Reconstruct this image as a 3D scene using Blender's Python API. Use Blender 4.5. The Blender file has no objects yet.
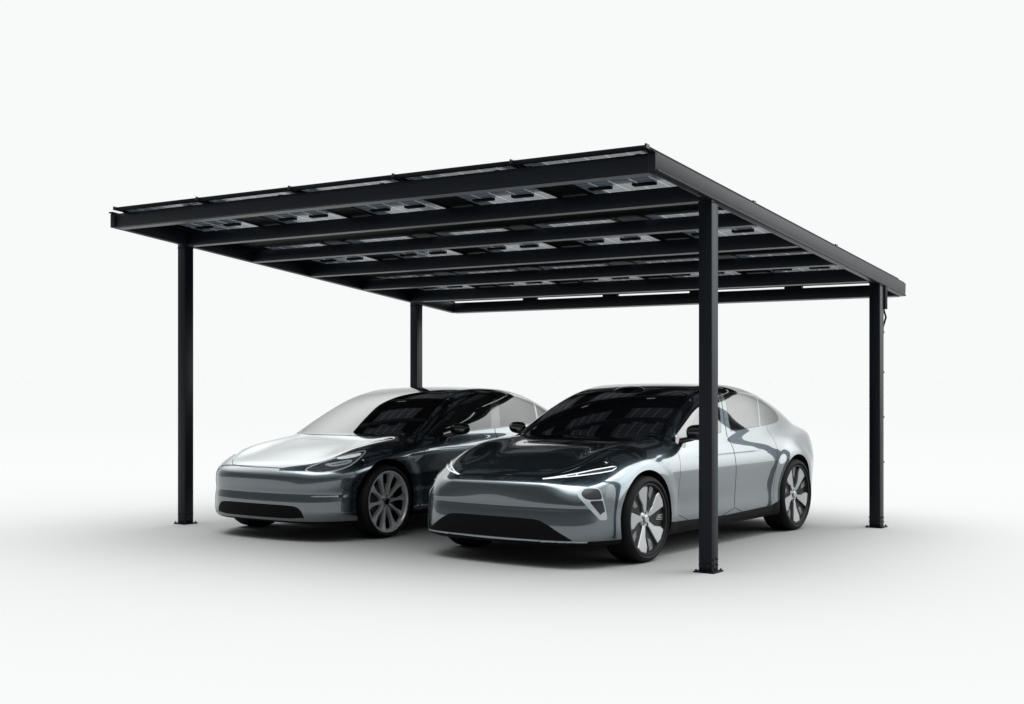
import bpy, bmesh, math, random
import numpy as np
from mathutils import Vector, Matrix
random.seed(4)
rng = np.random.default_rng(7)
SC = bpy.context.scene
COL = SC.collection
R = math.radians

# ------------------------------------------------------------------ materials
def new_mat(name):
    m = bpy.data.materials.new(name); m.use_nodes = True
    nt = m.node_tree
    return m, nt, nt.nodes['Principled BSDF']

def pbr(name, col, rough=.5, metal=0., coat=0., coat_r=.03, spec=.5, ior=1.5, var=.0, scale=8., bump=0., bscale=200.):
    m, nt, b = new_mat(name)
    b.inputs['Base Color'].default_value = (*col, 1)
    b.inputs['Roughness'].default_value = rough
    b.inputs['Metallic'].default_value = metal
    b.inputs['Coat Weight'].default_value = coat
    b.inputs['Coat Roughness'].default_value = coat_r
    b.inputs['Specular IOR Level'].default_value = spec
    b.inputs['IOR'].default_value = ior
    tc = nt.nodes.new('ShaderNodeTexCoord')
    if var > 0:
        n = nt.nodes.new('ShaderNodeTexNoise'); n.inputs['Scale'].default_value = scale
        n.inputs['Detail'].default_value = 6
        nt.links.new(tc.outputs['Object'], n.inputs['Vector'])
        mx = nt.nodes.new('ShaderNodeMix'); mx.data_type = 'RGBA'
        mx.inputs[6].default_value = (*[c * (1 - var) for c in col], 1)
        mx.inputs[7].default_value = (*[min(1, c * (1 + var)) for c in col], 1)
        nt.links.new(n.outputs['Fac'], mx.inputs[0])
        nt.links.new(mx.outputs[2], b.inputs['Base Color'])
        mr = nt.nodes.new('ShaderNodeMapRange')
        mr.inputs[3].default_value = rough * (1 - .5 * var); mr.inputs[4].default_value = rough * (1 + .5 * var)
        nt.links.new(n.outputs['Fac'], mr.inputs[0]); nt.links.new(mr.outputs[0], b.inputs['Roughness'])
    if bump > 0:
        n2 = nt.nodes.new('ShaderNodeTexNoise'); n2.inputs['Scale'].default_value = bscale
        nt.links.new(tc.outputs['Object'], n2.inputs['Vector'])
        bp = nt.nodes.new('ShaderNodeBump'); bp.inputs['Strength'].default_value = bump; bp.inputs['Distance'].default_value = .002
        nt.links.new(n2.outputs['Fac'], bp.inputs['Height']); nt.links.new(bp.outputs[0], b.inputs['Normal'])
    return m

def paint(name, col):
    """metallic car paint: flake base under a clear coat"""
    m, nt, b = new_mat(name)
    tc = nt.nodes.new('ShaderNodeTexCoord')
    vo = nt.nodes.new('ShaderNodeTexVoronoi'); vo.inputs['Scale'].default_value = 900
    nt.links.new(tc.outputs['Object'], vo.inputs['Vector'])
    mx = nt.nodes.new('ShaderNodeMix'); mx.data_type = 'RGBA'
    mx.inputs[6].default_value = (*[c * .9 for c in col], 1); mx.inputs[7].default_value = (*[c * 1.12 for c in col], 1)
    nt.links.new(vo.outputs['Color'], mx.inputs[0]); nt.links.new(mx.outputs[2], b.inputs['Base Color'])
    b.inputs['Metallic'].default_value = .97
    b.inputs['Roughness'].default_value = .26
    b.inputs['Coat Weight'].default_value = 1
    b.inputs['Coat Roughness'].default_value = .015
    b.inputs['Coat IOR'].default_value = 1.9
    n2 = nt.nodes.new('ShaderNodeTexNoise'); n2.inputs['Scale'].default_value = 3.0
    nt.links.new(tc.outputs['Object'], n2.inputs['Vector'])
    bp = nt.nodes.new('ShaderNodeBump'); bp.inputs['Strength'].default_value = .05; bp.inputs['Distance'].default_value = .01
    nt.links.new(n2.outputs['Fac'], bp.inputs['Height']); nt.links.new(bp.outputs[0], b.inputs['Coat Normal'])
    return m

M = {}
M['powder'] = pbr('anthracite powder coat', (.0026, .0044, .0075), .40, spec=.19, var=.12, scale=3, bump=.08, bscale=600)
M['black_metal'] = pbr('black painted steel', (.0022, .0026, .0034), .5, spec=.06, var=.15, scale=5)
M['bolt'] = pbr('black bolt steel', (.012, .013, .016), .35, metal=.5)
M['alu'] = pbr('grey anodised aluminium', (.30, .31, .32), .4, metal=.4, var=.1)
M['gap'] = pbr('panel gap shadow', (.004, .004, .005), .8, spec=.1)
M['paint'] = paint('grey metallic car paint', (.058, .079, .094))
M['gloss_black'] = pbr('gloss black plastic', (.004, .004, .005), .08, coat=.4, spec=.5, var=.05)
M['trim'] = pbr('satin black plastic', (.003, .003, .0034), .5, spec=.05, var=.2, scale=30)
M['glass'] = pbr('dark window glass', (.006, .0065, .008), .03, ior=1.75, var=.05)
M['side_glass'] = pbr('tinted side glass', (.012, .013, .015), .03, ior=1.9, var=.05)
M['rubber'] = pbr('tyre rubber', (.0035, .0035, .004), .7, spec=.15, var=.2, scale=20, bump=.2, bscale=120)
M['alloy'] = pbr('machined silver alloy', (.36, .37, .38), .30, metal=.8, var=.05)
M['alloy_grey'] = pbr('painted grey alloy', (.50, .52, .53), .32, metal=.5, var=.05)
M['alloy_dark'] = pbr('dark alloy pocket', (.005, .005, .006), .5, spec=.2)
M['disc'] = pbr('brake disc steel', (.10, .10, .105), .4, metal=.8)
M['chrome'] = pbr('bright trim', (.75, .77, .79), .12, metal=.9)
M['lens'] = pbr('lamp lens glass', (.045, .05, .056), .06, coat=.5, ior=1.6, var=.3, scale=40)
M['dark_lens'] = pbr('smoked lamp lens', (.016, .018, .021), .15, spec=.3, var=.2, scale=40)
M['tint_glass'] = pbr('black tinted side glass', (.010, .011, .012), .03, ior=1.5, var=.05)
M['lamp_white'] = pbr('lamp white reflector', (.86, .90, .92), .3, metal=.0)
M['lamp_red'] = pbr('red lamp glass', (.20, .006, .008), .08, coat=.5)
M['satin'] = pbr('satin silver trim', (.30, .335, .36), .35, metal=.2)

# ------------------------------------------------------------------ object helpers
def link(name, me, mats, parent=None):
    o = bpy.data.objects.new(name, me); COL.objects.link(o)
    for m in (mats if isinstance(mats, (list, tuple)) else [mats]): me.materials.append(m)
    if parent is not None: o.parent = parent
    return o

def tag(o, label=None, cat=None, group=None, kind=None):
    if label: o['label'] = label
    if cat: o['category'] = cat
    if group: o['group'] = group
    if kind: o['kind'] = kind
    return o

def empty(name, loc, rz=0):
    o = bpy.data.objects.new(name, None); COL.objects.link(o)
    o.location = loc; o.rotation_euler = (0, 0, rz); o.empty_display_size = .3
    return o

def copy_tree(o, parent=None):
    c = o.copy(); COL.objects.link(c); c.parent = parent
    for ch in [k for k in o.children]: copy_tree(ch, c)
    return c

def bm_box(bm, c, s, bev=0., rot=None, mi=0):
    ret = bmesh.ops.create_cube(bm, size=1)
    vs = ret['verts']
    mat = Matrix.Translation(c) @ (rot.to_4x4() if rot else Matrix()) @ Matrix.Diagonal((*s, 1))
    bmesh.ops.transform(bm, matrix=mat, verts=vs)
    fs = list({f for v in vs for f in v.link_faces})
    if bev > 0:
        es = list({e for v in vs for e in v.link_edges})
        r = bmesh.ops.bevel(bm, geom=es, offset=bev, segments=2, affect='EDGES', profile=.5)
        fs = list(set(r['faces']) | {f for f in fs if f.is_valid})
    for f in fs:
        if f.is_valid: f.material_index = mi

def bm_cyl(bm, p0, p1, r, seg=16, mi=0, r2=None):
    p0 = Vector(p0); p1 = Vector(p1); d = p1 - p0
    ret = bmesh.ops.create_cone(bm, cap_ends=True, segments=seg, radius1=r, radius2=r if r2 is None else r2, depth=d.length)
    q = Vector((0, 0, 1)).rotation_difference(d.normalized())
    bmesh.ops.transform(bm, matrix=Matrix.Translation((p0 + p1) / 2) @ q.to_matrix().to_4x4(), verts=ret['verts'])
    for f in {f for v in ret['verts'] for f in v.link_faces}: f.material_index = mi

def bm_out(name, bm, mats, parent=None, smooth=None):
    me = bpy.data.meshes.new(name)
    bmesh.ops.recalc_face_normals(bm, faces=bm.faces)
    bm.to_mesh(me); bm.free()
    o = link(name, me, mats, parent)
    if smooth is not None:
        me.polygons.foreach_set('use_smooth', [True] * len(me.polygons))
        me.set_sharp_from_angle(angle=R(smooth))
    return o

def bm_tube(bm, pts, r, seg=8, mi=0):
    pts = [Vector(p) for p in pts]
    rings = []
    up = Vector((0.13, .97, .2))
    for i, p in enumerate(pts):
        t = (pts[min(i + 1, len(pts) - 1)] - pts[max(i - 1, 0)]).normalized()
        a = t.cross(up).normalized(); b = t.cross(a)
        rings.append([bm.verts.new(p + r * (math.cos(k * 2 * math.pi / seg) * a + math.sin(k * 2 * math.pi / seg) * b)) for k in range(seg)])
    for i in range(len(rings) - 1):
        for k in range(seg):
            f = bm.faces.new((rings[i][k], rings[i][(k + 1) % seg], rings[i + 1][(k + 1) % seg], rings[i + 1][k])); f.material_index = mi
    for rg in (rings[0], rings[-1]):
        f = bm.faces.new(rg); f.material_index = mi

# ------------------------------------------------------------------ smooth curve tables
def table(pts, lo, hi, sm=.06, n=3000):
    """monotone cubic through pts, lightly smoothed; returns a vectorised function"""
    p = np.array(sorted(pts), float); X, Y = p[:, 0], p[:, 1]
    h = np.diff(X); dl = np.diff(Y) / h
    m = np.zeros(len(X)); m[0] = dl[0]; m[-1] = dl[-1]
    for i in range(1, len(X) - 1):
        if dl[i - 1] * dl[i] > 0:
            w1 = 2 * h[i] + h[i - 1]; w2 = h[i] + 2 * h[i - 1]
            m[i] = (w1 + w2) / (w1 / dl[i - 1] + w2 / dl[i])
    xs = np.linspace(lo, hi, n)
    k = np.clip(np.searchsorted(X, xs) - 1, 0, len(X) - 2)
    t = (xs - X[k]) / h[k]
    y = ((2 * t**3 - 3 * t**2 + 1) * Y[k] + (t**3 - 2 * t**2 + t) * h[k] * m[k] + (-2 * t**3 + 3 * t**2) * Y[k + 1] + (t**3 - t**2) * h[k] * m[k + 1])
    y = np.where(xs < X[0], Y[0] + (xs - X[0]) * m[0], y); y = np.where(xs > X[-1], Y[-1] + (xs - X[-1]) * m[-1], y)
    if sm > 0:
        dx = xs[1] - xs[0]; w = max(3, int(3 * sm / dx)); kk = np.exp(-.5 * (np.arange(-w, w + 1) * dx / sm) ** 2); kk /= kk.sum()
        ye = np.concatenate([y[0] + (np.arange(-w, 0)) * (y[1] - y[0]), y, y[-1] + np.arange(1, w + 1) * (y[-1] - y[-2])])
        y = np.convolve(ye, kk, 'valid')
    return lambda q: np.interp(q, xs, y)

def smax(a, b, k):
    h = np.maximum(k - np.abs(a - b), 0) / k
    return np.maximum(a, b) + h * h * k * .25
def smin(a, b, k): return -smax(-a, -b, k)
def sstep(a, b, x):
    t = np.clip((x - a) / (b - a), 0, 1); return t * t * (3 - 2 * t)

def poly_sdf(P, a, b):
    """signed distance of points (a,b) to polygon P, negative inside"""
    P = np.array(P, float); n = len(P)
    d = np.full(a.shape, 1e9); s = np.ones(a.shape)
    j = n - 1
    for i in range(n):
        ex, ey = P[j] - P[i]; wx = a - P[i, 0]; wy = b - P[i, 1]
        t = np.clip((wx * ex + wy * ey) / (ex * ex + ey * ey + 1e-12), 0, 1)
        bx = wx - ex * t; by = wy - ey * t
        d = np.minimum(d, bx * bx + by * by)
        c1 = b >= P[i, 1]; c2 = b < P[j, 1]; c3 = ex * wy > ey * wx
        flip = (c1 & c2 & c3) | (~c1 & ~c2 & ~c3)
        s = np.where(flip, -s, s)
        j = i
    return s * np.sqrt(d)

def chaikin(P, n=2):
    P = [tuple(p) for p in P]
    for _ in range(n):
        Q = []
        for i in range(len(P)):
            a = P[i]; b = P[(i + 1) % len(P)]
            Q += [(.75 * a[0] + .25 * b[0], .75 * a[1] + .25 * b[1]), (.25 * a[0] + .75 * b[0], .25 * a[1] + .75 * b[1])]
        P = Q
    return P
# ------------------------------------------------------------------ car bodies
# a body is one smooth surface (x across, y rearwards from the front axle, z up) meshed densely,
# then cut along the outlines of its panes, lamps, doors and trims into separate meshes
class Surf:
    def __init__(s, f, y0, y1, wb, nx=84, ny=230, nz=84, zt=1.62):
        s.f = f
        X, Y0, Y1, Z0, Z1 = 1.15, y0 - .3, y1 + .3, -.05, zt
        xs = np.linspace(-1, 1, nx + 1); ys = np.linspace(0, 1, ny + 1); zs = np.linspace(0, 1, nz + 1)
        idx = {}; P = []; F = []
        def vid(i, j, k):
            key = (i, j, k)
            if key not in idx:
                idx[key] = len(P); P.append((xs[i] * X, Y0 + ys[j] * (Y1 - Y0), Z0 + zs[k] * (Z1 - Z0)))
            return idx[key]
        for k, fl in ((0, 1), (nz, 0)):
            for i in range(nx):
                for j in range(ny):
                    q = [vid(i, j, k), vid(i + 1, j, k), vid(i + 1, j + 1, k), vid(i, j + 1, k)]
                    F.append(tuple(q[::-1] if fl else q))
        for i, fl in ((0, 1), (nx, 0)):
            for j in range(ny):
                for k in range(nz):
                    q = [vid(i, j, k), vid(i, j + 1, k), vid(i, j + 1, k + 1), vid(i, j, k + 1)]
                    F.append(tuple(q[::-1] if fl else q))
        for j, fl in ((0, 0), (ny, 1)):
            for i in range(nx):
                for k in range(nz):
                    q = [vid(i, j, k), vid(i + 1, j, k), vid(i + 1, j, k + 1), vid(i, j, k + 1)]
                    F.append(tuple(q[::-1] if fl else q))
        P = np.array(P)
        ix, iy0, iy1, iz0, iz1 = .34, y0 + .62, y1 - .62, .50, .62
        O = np.empty_like(P)
        O[:, 0] = P[:, 0] / X * ix
        O[:, 1] = iy0 + (P[:, 1] - Y0) / (Y1 - Y0) * (iy1 - iy0)
        O[:, 2] = iz0 + (P[:, 2] - Z0) / (Z1 - Z0) * (iz1 - iz0)
        D = P - O
        ev = lambda t: f(*(O + D * t[:, None]).T)
        n = len(P); lo = np.zeros(n); hi = np.ones(n); done = np.zeros(n, bool)
        prev = np.ones(n)
        for t in np.linspace(1, 0, 71)[1:]:
            v = ev(np.full(n, t))
            hit = (~done) & (v < 0)
            lo[hit] = t; hi[hit] = prev[hit]; done |= hit
            prev[~done] = t
        for _ in range(22):
            mid = (lo + hi) / 2; v = ev(mid)
            lo = np.where(v < 0, mid, lo); hi = np.where(v < 0, hi, mid)
        s.V = O + D * ((lo + hi) / 2)[:, None]
        s.F = F
    def cut(s, sdf):
        """split every face crossed by the zero line of sdf(V)"""
        d = sdf(s.V); d = np.where(np.abs(d) < 1e-5, 1e-5, d)
        neg = d < 0
        newV = []; emap = {}; base = len(s.V); F2 = []
        V = s.V
        for f in s.F:
            c = [neg[i] for i in f]
            if all(c) or not any(c): F2.append(f); continue
            A = []; B = []
            n = len(f)
            for q in range(n):
                a = f[q]; b = f[(q + 1) % n]
                (A if neg[a] else B).append(a)
                if neg[a] != neg[b]:
                    key = (a, b) if a < b else (b, a)
                    if key not in emap:
                        t = d[key[0]] / (d[key[0]] - d[key[1]])
                        emap[key] = base + len(newV); newV.append(V[key[0]] * (1 - t) + V[key[1]] * t)
                    A.append(emap[key]); B.append(emap[key])
            for poly in (A, B):
                if len(poly) >= 3: F2.append(tuple(poly))
        if newV: s.V = np.vstack([V, np.array(newV)])
        s.F = F2
    def finish(s):
        s.C = np.array([s.V[list(f)].mean(0) for f in s.F])
        e = 2e-3; V = s.V; f = s.f
        g = np.stack([f(V[:, 0] + e, V[:, 1], V[:, 2]) - f(V[:, 0] - e, V[:, 1], V[:, 2]),
                      f(V[:, 0], V[:, 1] + e, V[:, 2]) - f(V[:, 0], V[:, 1] - e, V[:, 2]),
                      f(V[:, 0], V[:, 1], V[:, 2] + e) - f(V[:, 0], V[:, 1], V[:, 2] - e)], 1)
        s.N = g / (np.linalg.norm(g, axis=1)[:, None] + 1e-12)
        e = 2e-3; V = s.C
        g = np.stack([f(V[:, 0] + e, V[:, 1], V[:, 2]) - f(V[:, 0] - e, V[:, 1], V[:, 2]),
                      f(V[:, 0], V[:, 1] + e, V[:, 2]) - f(V[:, 0], V[:, 1] - e, V[:, 2]),
                      f(V[:, 0], V[:, 1], V[:, 2] + e) - f(V[:, 0], V[:, 1], V[:, 2] - e)], 1)
        s.CN = g / (np.linalg.norm(g, axis=1)[:, None] + 1e-12)
    def extract(s, mask, name, mats, parent, mi=None, off=0., lip=None):
        ids = np.nonzero(mask)[0]
        if len(ids) == 0: print('EMPTY PART', name); return None
        used = {}; vs = []; ns = []; fs = []; mis = []
        for i in ids:
            g = []
            for v in s.F[i]:
                if v not in used:
                    used[v] = len(vs); vs.append(s.V[v] + s.N[v] * off); ns.append(s.N[v])
                g.append(used[v])
            fs.append(g); mis.append(0 if mi is None else int(mi[i]))
        if lip:   # turn the open border inwards so that the sheet shows a thickness
            cnt = {}
            for g in fs:
                for q in range(len(g)):
                    a, b = g[q], g[(q + 1) % len(g)]
                    k = (a, b) if a < b else (b, a)
                    cnt.setdefault(k, []).append((a, b))
            inner = {}
            def inn(v):
                if v not in inner:
                    inner[v] = len(vs); vs.append(lip(np.array(vs[v]), np.array(ns[v]))); ns.append(ns[v])
                return inner[v]
            for k, l in cnt.items():
                if len(l) == 1:
                    a, b = l[0]
                    fs.append([b, a, inn(a), inn(b)]); mis.append(0)
        me = bpy.data.meshes.new(name)
        me.from_pydata([tuple(v) for v in vs], [], fs)
        me.polygons.foreach_set('use_smooth', [True] * len(fs))
        me.polygons.foreach_set('material_index', mis)
        me.update()
        if not lip: me.normals_split_custom_set_from_vertices([tuple(n) for n in ns])
        return link(name, me, mats, parent)

def sheet(name, P, mats, parent, th=.004):
    pass

def make_field(c):
    """implicit body surface from the side, plan and section curves of a car"""
    T = lambda k, lo, hi, sm=.06: table(c[k], lo, hi, sm)
    Wp = T('plan', -1.4, 4.6, .08); S = T('section', -.2, 1.8, .022); Hc = T('hood', -1.4, 4.6, .05)
    yF = T('fascia', -.2, 1.4, .009); yR = T('tail', -.2, 1.6, .03)
    G = T('glass_section', .3, 1.9, .05); Pg = T('glass_plan', -1.4, 4.6, .1); prof = T('profile', -1.6, 4.8, c.get('prof_sm', .07))
    sw, sr, crown = c['sweep_front'], c['sweep_rear'], c['crown']
    wb, wr = c['wb'], c['wheel_r']
    def f(x, y, z):
        ax = np.sqrt(x * x + 1e-6)
        # lower body
        r1 = np.hypot(y, z - wr); r2 = np.hypot(y - wb, z - wr)
        r = np.minimum(r1, r2)
        flare = c['flare'] * (1 - sstep(c['arch'] + .035, c['arch'] + .16, r))
        haunch = c['haunch'] * np.exp(-((y - wb) / .55) ** 2) * np.exp(-((z - .72) / .16) ** 2)
        side = ax - (Wp(y) + S(z) + flare + haunch)
        ridge = c['ridge'] * np.exp(-((ax - c['ridge_x'] - .03 * y) / .15) ** 2) * sstep(-.75, -.1, y) * (1 - sstep(.7, 1.1, y))
        top = (z - (Hc(y) - c['hood_crown'] * ax**2 + ridge)) * .92
        bow = 1 + c['bow_up'] * sstep(.48, .78, z)
        front = (yF(z) + bow * (c['nose_bow'] * ax**2 + c['nose_bow4'] * ax**4) - y) * .93
        rear = y - (yR(z) - c['tail_bow'] * ax**2 - c['tail_bow4'] * ax**4)
        a = smax(side, front, c['k_front'])
        a = smax(a, rear * .95, c['k_rear'])
        kt = c['k_top'] + (c['k_nose'] + c['k_corner'] * sstep(.42, .80, ax) - c['k_top']) * (1 - sstep(-.75, -.35, y))
        a = smax(a, top, kt)
        a = smax(a, c['floor'] - z, .05)
        # greenhouse
        sh = sw * (1 - sstep(1.0, 2.6, y)) - sr * sstep(1.6, 3.0, y)
        g1 = ax - G(z) * Pg(y)
        g2 = (z - (prof(y - sh * ax**2) - crown * ax**2)) * (1 - .12 * sstep(.2, .9, np.abs(y - 1.8)))
        g = np.maximum(smax(g1 * .9, g2, c['k_roof']), np.maximum(.84 - z, rear + .01))
        return smin(a, g, c['k_belt'])
    return f
def lathe(bm, prof, seg=72, mi=0, mis=None):
    """revolve (x, r) points about the x axis; returns nothing"""
    rings = []
    for (px, pr_) in prof:
        rings.append([bm.verts.new((px, pr_ * math.cos(a), pr_ * math.sin(a))) for a in [2 * math.pi * k / seg for k in range(seg)]])
    for i in range(len(rings) - 1):
        for k in range(seg):
            f = bm.faces.new((rings[i][k], rings[i][(k + 1) % seg], rings[i + 1][(k + 1) % seg], rings[i + 1][k]))
            f.material_index = mi if mis is None else mis[i]
    return rings

def plate(bm, pts, x0, x1, bev=.0, mi=0, dish=None):
    """flat plate: outline in (y, z), thick from x0 (back) to x1 (front); dish(r) moves it along x"""
    n = len(pts); dz = dish or (lambda r: 0)
    A = [bm.verts.new((x0 + dz(math.hypot(*p)), p[0], p[1])) for p in pts]
    c = (sum(p[0] for p in pts) / n, sum(p[1] for p in pts) / n)
    B = [bm.verts.new((x1 - bev + dz(math.hypot(*p)), p[0], p[1])) for p in pts]
    q = []
    for p in pts:
        L = math.hypot(p[0] - c[0], p[1] - c[1]); k = max(0, 1 - bev * 1.2 / max(L, 1e-4))
        q.append((c[0] + (p[0] - c[0]) * k, c[1] + (p[1] - c[1]) * k))
    Cc = [bm.verts.new((x1 + dz(math.hypot(*p)), p[0], p[1])) for p in q]
    for i in range(n):
        j = (i + 1) % n
        for (a, b) in ((A, B), (B, Cc)):
            f = bm.faces.new((a[i], a[j], b[j], b[i])); f.material_index = mi
    f = bm.faces.new(Cc); f.material_index = mi
    f = bm.faces.new(A[::-1]); f.material_index = mi

def pol(r, deg): return (r * math.cos(R(deg)), r * math.sin(R(deg)))

def make_wheel(parent, r, w, rim_r, style):
    """a wheel about the x axis, outer face towards +x: alloy > tyre, brake disc, centre cap"""
    bm = bmesh.new()
    h = w / 2
    # rim barrel and lip
    lathe(bm, [(h - .012, rim_r + .006), (h - .002, rim_r + .002), (h - .002, rim_r - .010), (h - .016, rim_r - .017), (h - .05, rim_r - .026), (-h + .02, rim_r - .03)], mis=[0, 0, 0, 0, 1] if style == 'turbine' else [1, 1, 1, 1, 1])
    rs = rim_r - .012
    dish = lambda q: -.028 * (1 - (q / rs)) ** 1.5 if q < rs else 0
    if style == 'turbine':
        for k in range(10):
            a = 36 * k
            pts = [pol(.045, a - 15), pol(.075, a - 11), pol(.12, a - 6.2), pol(.18, a - 4.6), pol(rs - .03, a - 6.0), pol(rs, a - 9.5),
                   pol(rs, a + 9.5), pol(rs - .03, a + 5.2), pol(.18, a + 3.2), pol(.12, a + 5.2), pol(.075, a + 11), pol(.045, a + 15)]
            plate(bm, pts, h - .055, h - .012 - .004 * (k % 2), .006, 0, dish)
    else:
        for k in range(5):
            a = 72 * k + 20
            pts = [pol(.042, a - 22), pol(.085, a - 13), pol(rs - .012, a - 9), pol(rs, a + 3), pol(rs, a + 21), pol(rs - .05, a + 24), pol(.135, a + 17), pol(.075, a + 18), pol(.042, a + 22)]
            plate(bm, pts, h - .05, h - .012, .005, 0, dish)
            pts = [pol(.05, a + 22), pol(.14, a + 20), pol(rs, a + 21), pol(rs, a + 61), pol(.14, a + 57), pol(.05, a + 50)]
            plate(bm, pts, h - .06, h - .034, .002, 1, dish)
            for q in range(4):
                b = a + 38 + q * 3.2
                pts = [pol(.165 + .008 * q, b), pol(rs - .004, b), pol(rs - .004, b + 1.3), pol(.165 + .008 * q, b + 1.3)]
                plate(bm, pts, h - .04, h - .028, .001, 0, dish)
    lathe(bm, [(h - .07, .075), (h - .045, .07), (h - .034, .055), (h - .034, .001)], seg=32, mi=0)
    for k in range(5):
        p = pol(.052, 72 * k + 10); bm_cyl(bm, (h - .04, p[0], p[1]), (h - .030, p[0], p[1]), .009, 8, 1)
    wheel = bm_out('wheel', bm, [M['alloy'] if style != 'turbine' else M['alloy_grey'], M['alloy_dark']], parent, smooth=30)
    bm = bmesh.new()
    ro = r
    prof = [(h - .012, rim_r + .004), (h + .004, rim_r + .012), (h + .010, rim_r + .022), (h + .006, ro - .03), (h - .004, ro - .012), (h - .022, ro - .003), (h - .05, ro)]
    mid = []
    n = 4
    for i in range(n):     # tread blocks separated by grooves
        x0 = h - .05 - (2 * h - .10) * i / n; x1 = h - .05 - (2 * h - .10) * (i + 1) / n
        mid += [(x0 - .008, ro), (x0 - .010, ro - .008), (x0 - .016, ro - .008), (x0 - .018, ro)]
    prof = prof + mid + [(-p[0], p[1]) for p in prof[::-1]]
    lathe(bm, prof, seg=96)
    bm_out('tyre', bm, M['rubber'], wheel, smooth=35)
    bm = bmesh.new()
    lathe(bm, [(h - .085, .03), (h - .085, .17), (h - .105, .17), (h - .105, .03)], seg=48)
    bm_out('brake_disc', bm, M['disc'], wheel, smooth=30)
    bm = bmesh.new()
    lathe(bm, [(h - .036, .034), (h - .024, .033), (h - .020, .027), (h - .020, .0005)], seg=28)
    bm_out('centre_cap', bm, M['gloss_black'] if style == 'turbine' else M['alloy'], wheel, smooth=30)
    return wheel

def place_wheels(root, c, style):
    w = None
    for (y, sx) in ((0, 1), (0, -1), (c['wb'], 1), (c['wb'], -1)):
        if w is None:
            o = w = make_wheel(root, c['wheel_r'], c['tyre_w'], c['rim_r'], style)
        else:
            o = w.copy(); COL.objects.link(o); o.parent = root
            for ch in list(w.children):
                d = ch.copy(); COL.objects.link(d); d.parent = o
        o.location = (sx * (c['wheel_x']), y, c['wheel_r'])
        o.rotation_euler = (R(c['spin'][0] if y == 0 else c['spin'][1]), 0, 0 if sx > 0 else math.pi)

def flank(P, side, xmin=.5, yr=None):
    P = np.array(P)
    def g(V):
        d = poly_sdf(P, V[:, 1], V[:, 2])
        return np.where(V[:, 0] * side > xmin, d, 1.)
    return g
def frontal(P, ymax=.3, side=0):
    """outline in (x, z) seen from the front; side 0: as given, else mirrored by sign"""
    P = np.array(P)
    def g(V):
        x = V[:, 0] * (side or 1)
        return np.where(V[:, 1] < ymax, poly_sdf(P, x, V[:, 2]), 1.)
    return g
def planview(P, zmin=.55, side=1):
    P = np.array(P)
    return lambda V: np.where(V[:, 2] > zmin, poly_sdf(P, V[:, 0] * side, V[:, 1]), 1.)

def diag(P, side, dz=0.):
    """outline seen from the front corner: (u, z) with u along the plan diagonal"""
    P = np.array(P)
    def g(V):
        x = V[:, 0] * side
        d = poly_sdf(P, .8 * x + .6 * V[:, 1], V[:, 2])
        return np.where((x > .3) & (V[:, 1] < .3), d, 1.)
    return g

def mirror_poly(half):
    """closed outline from a half outline with x >= 0"""
    return [(x, q) for x, q in half] + [(-x, q) for x, q in half[::-1] if x > 1e-6]

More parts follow.
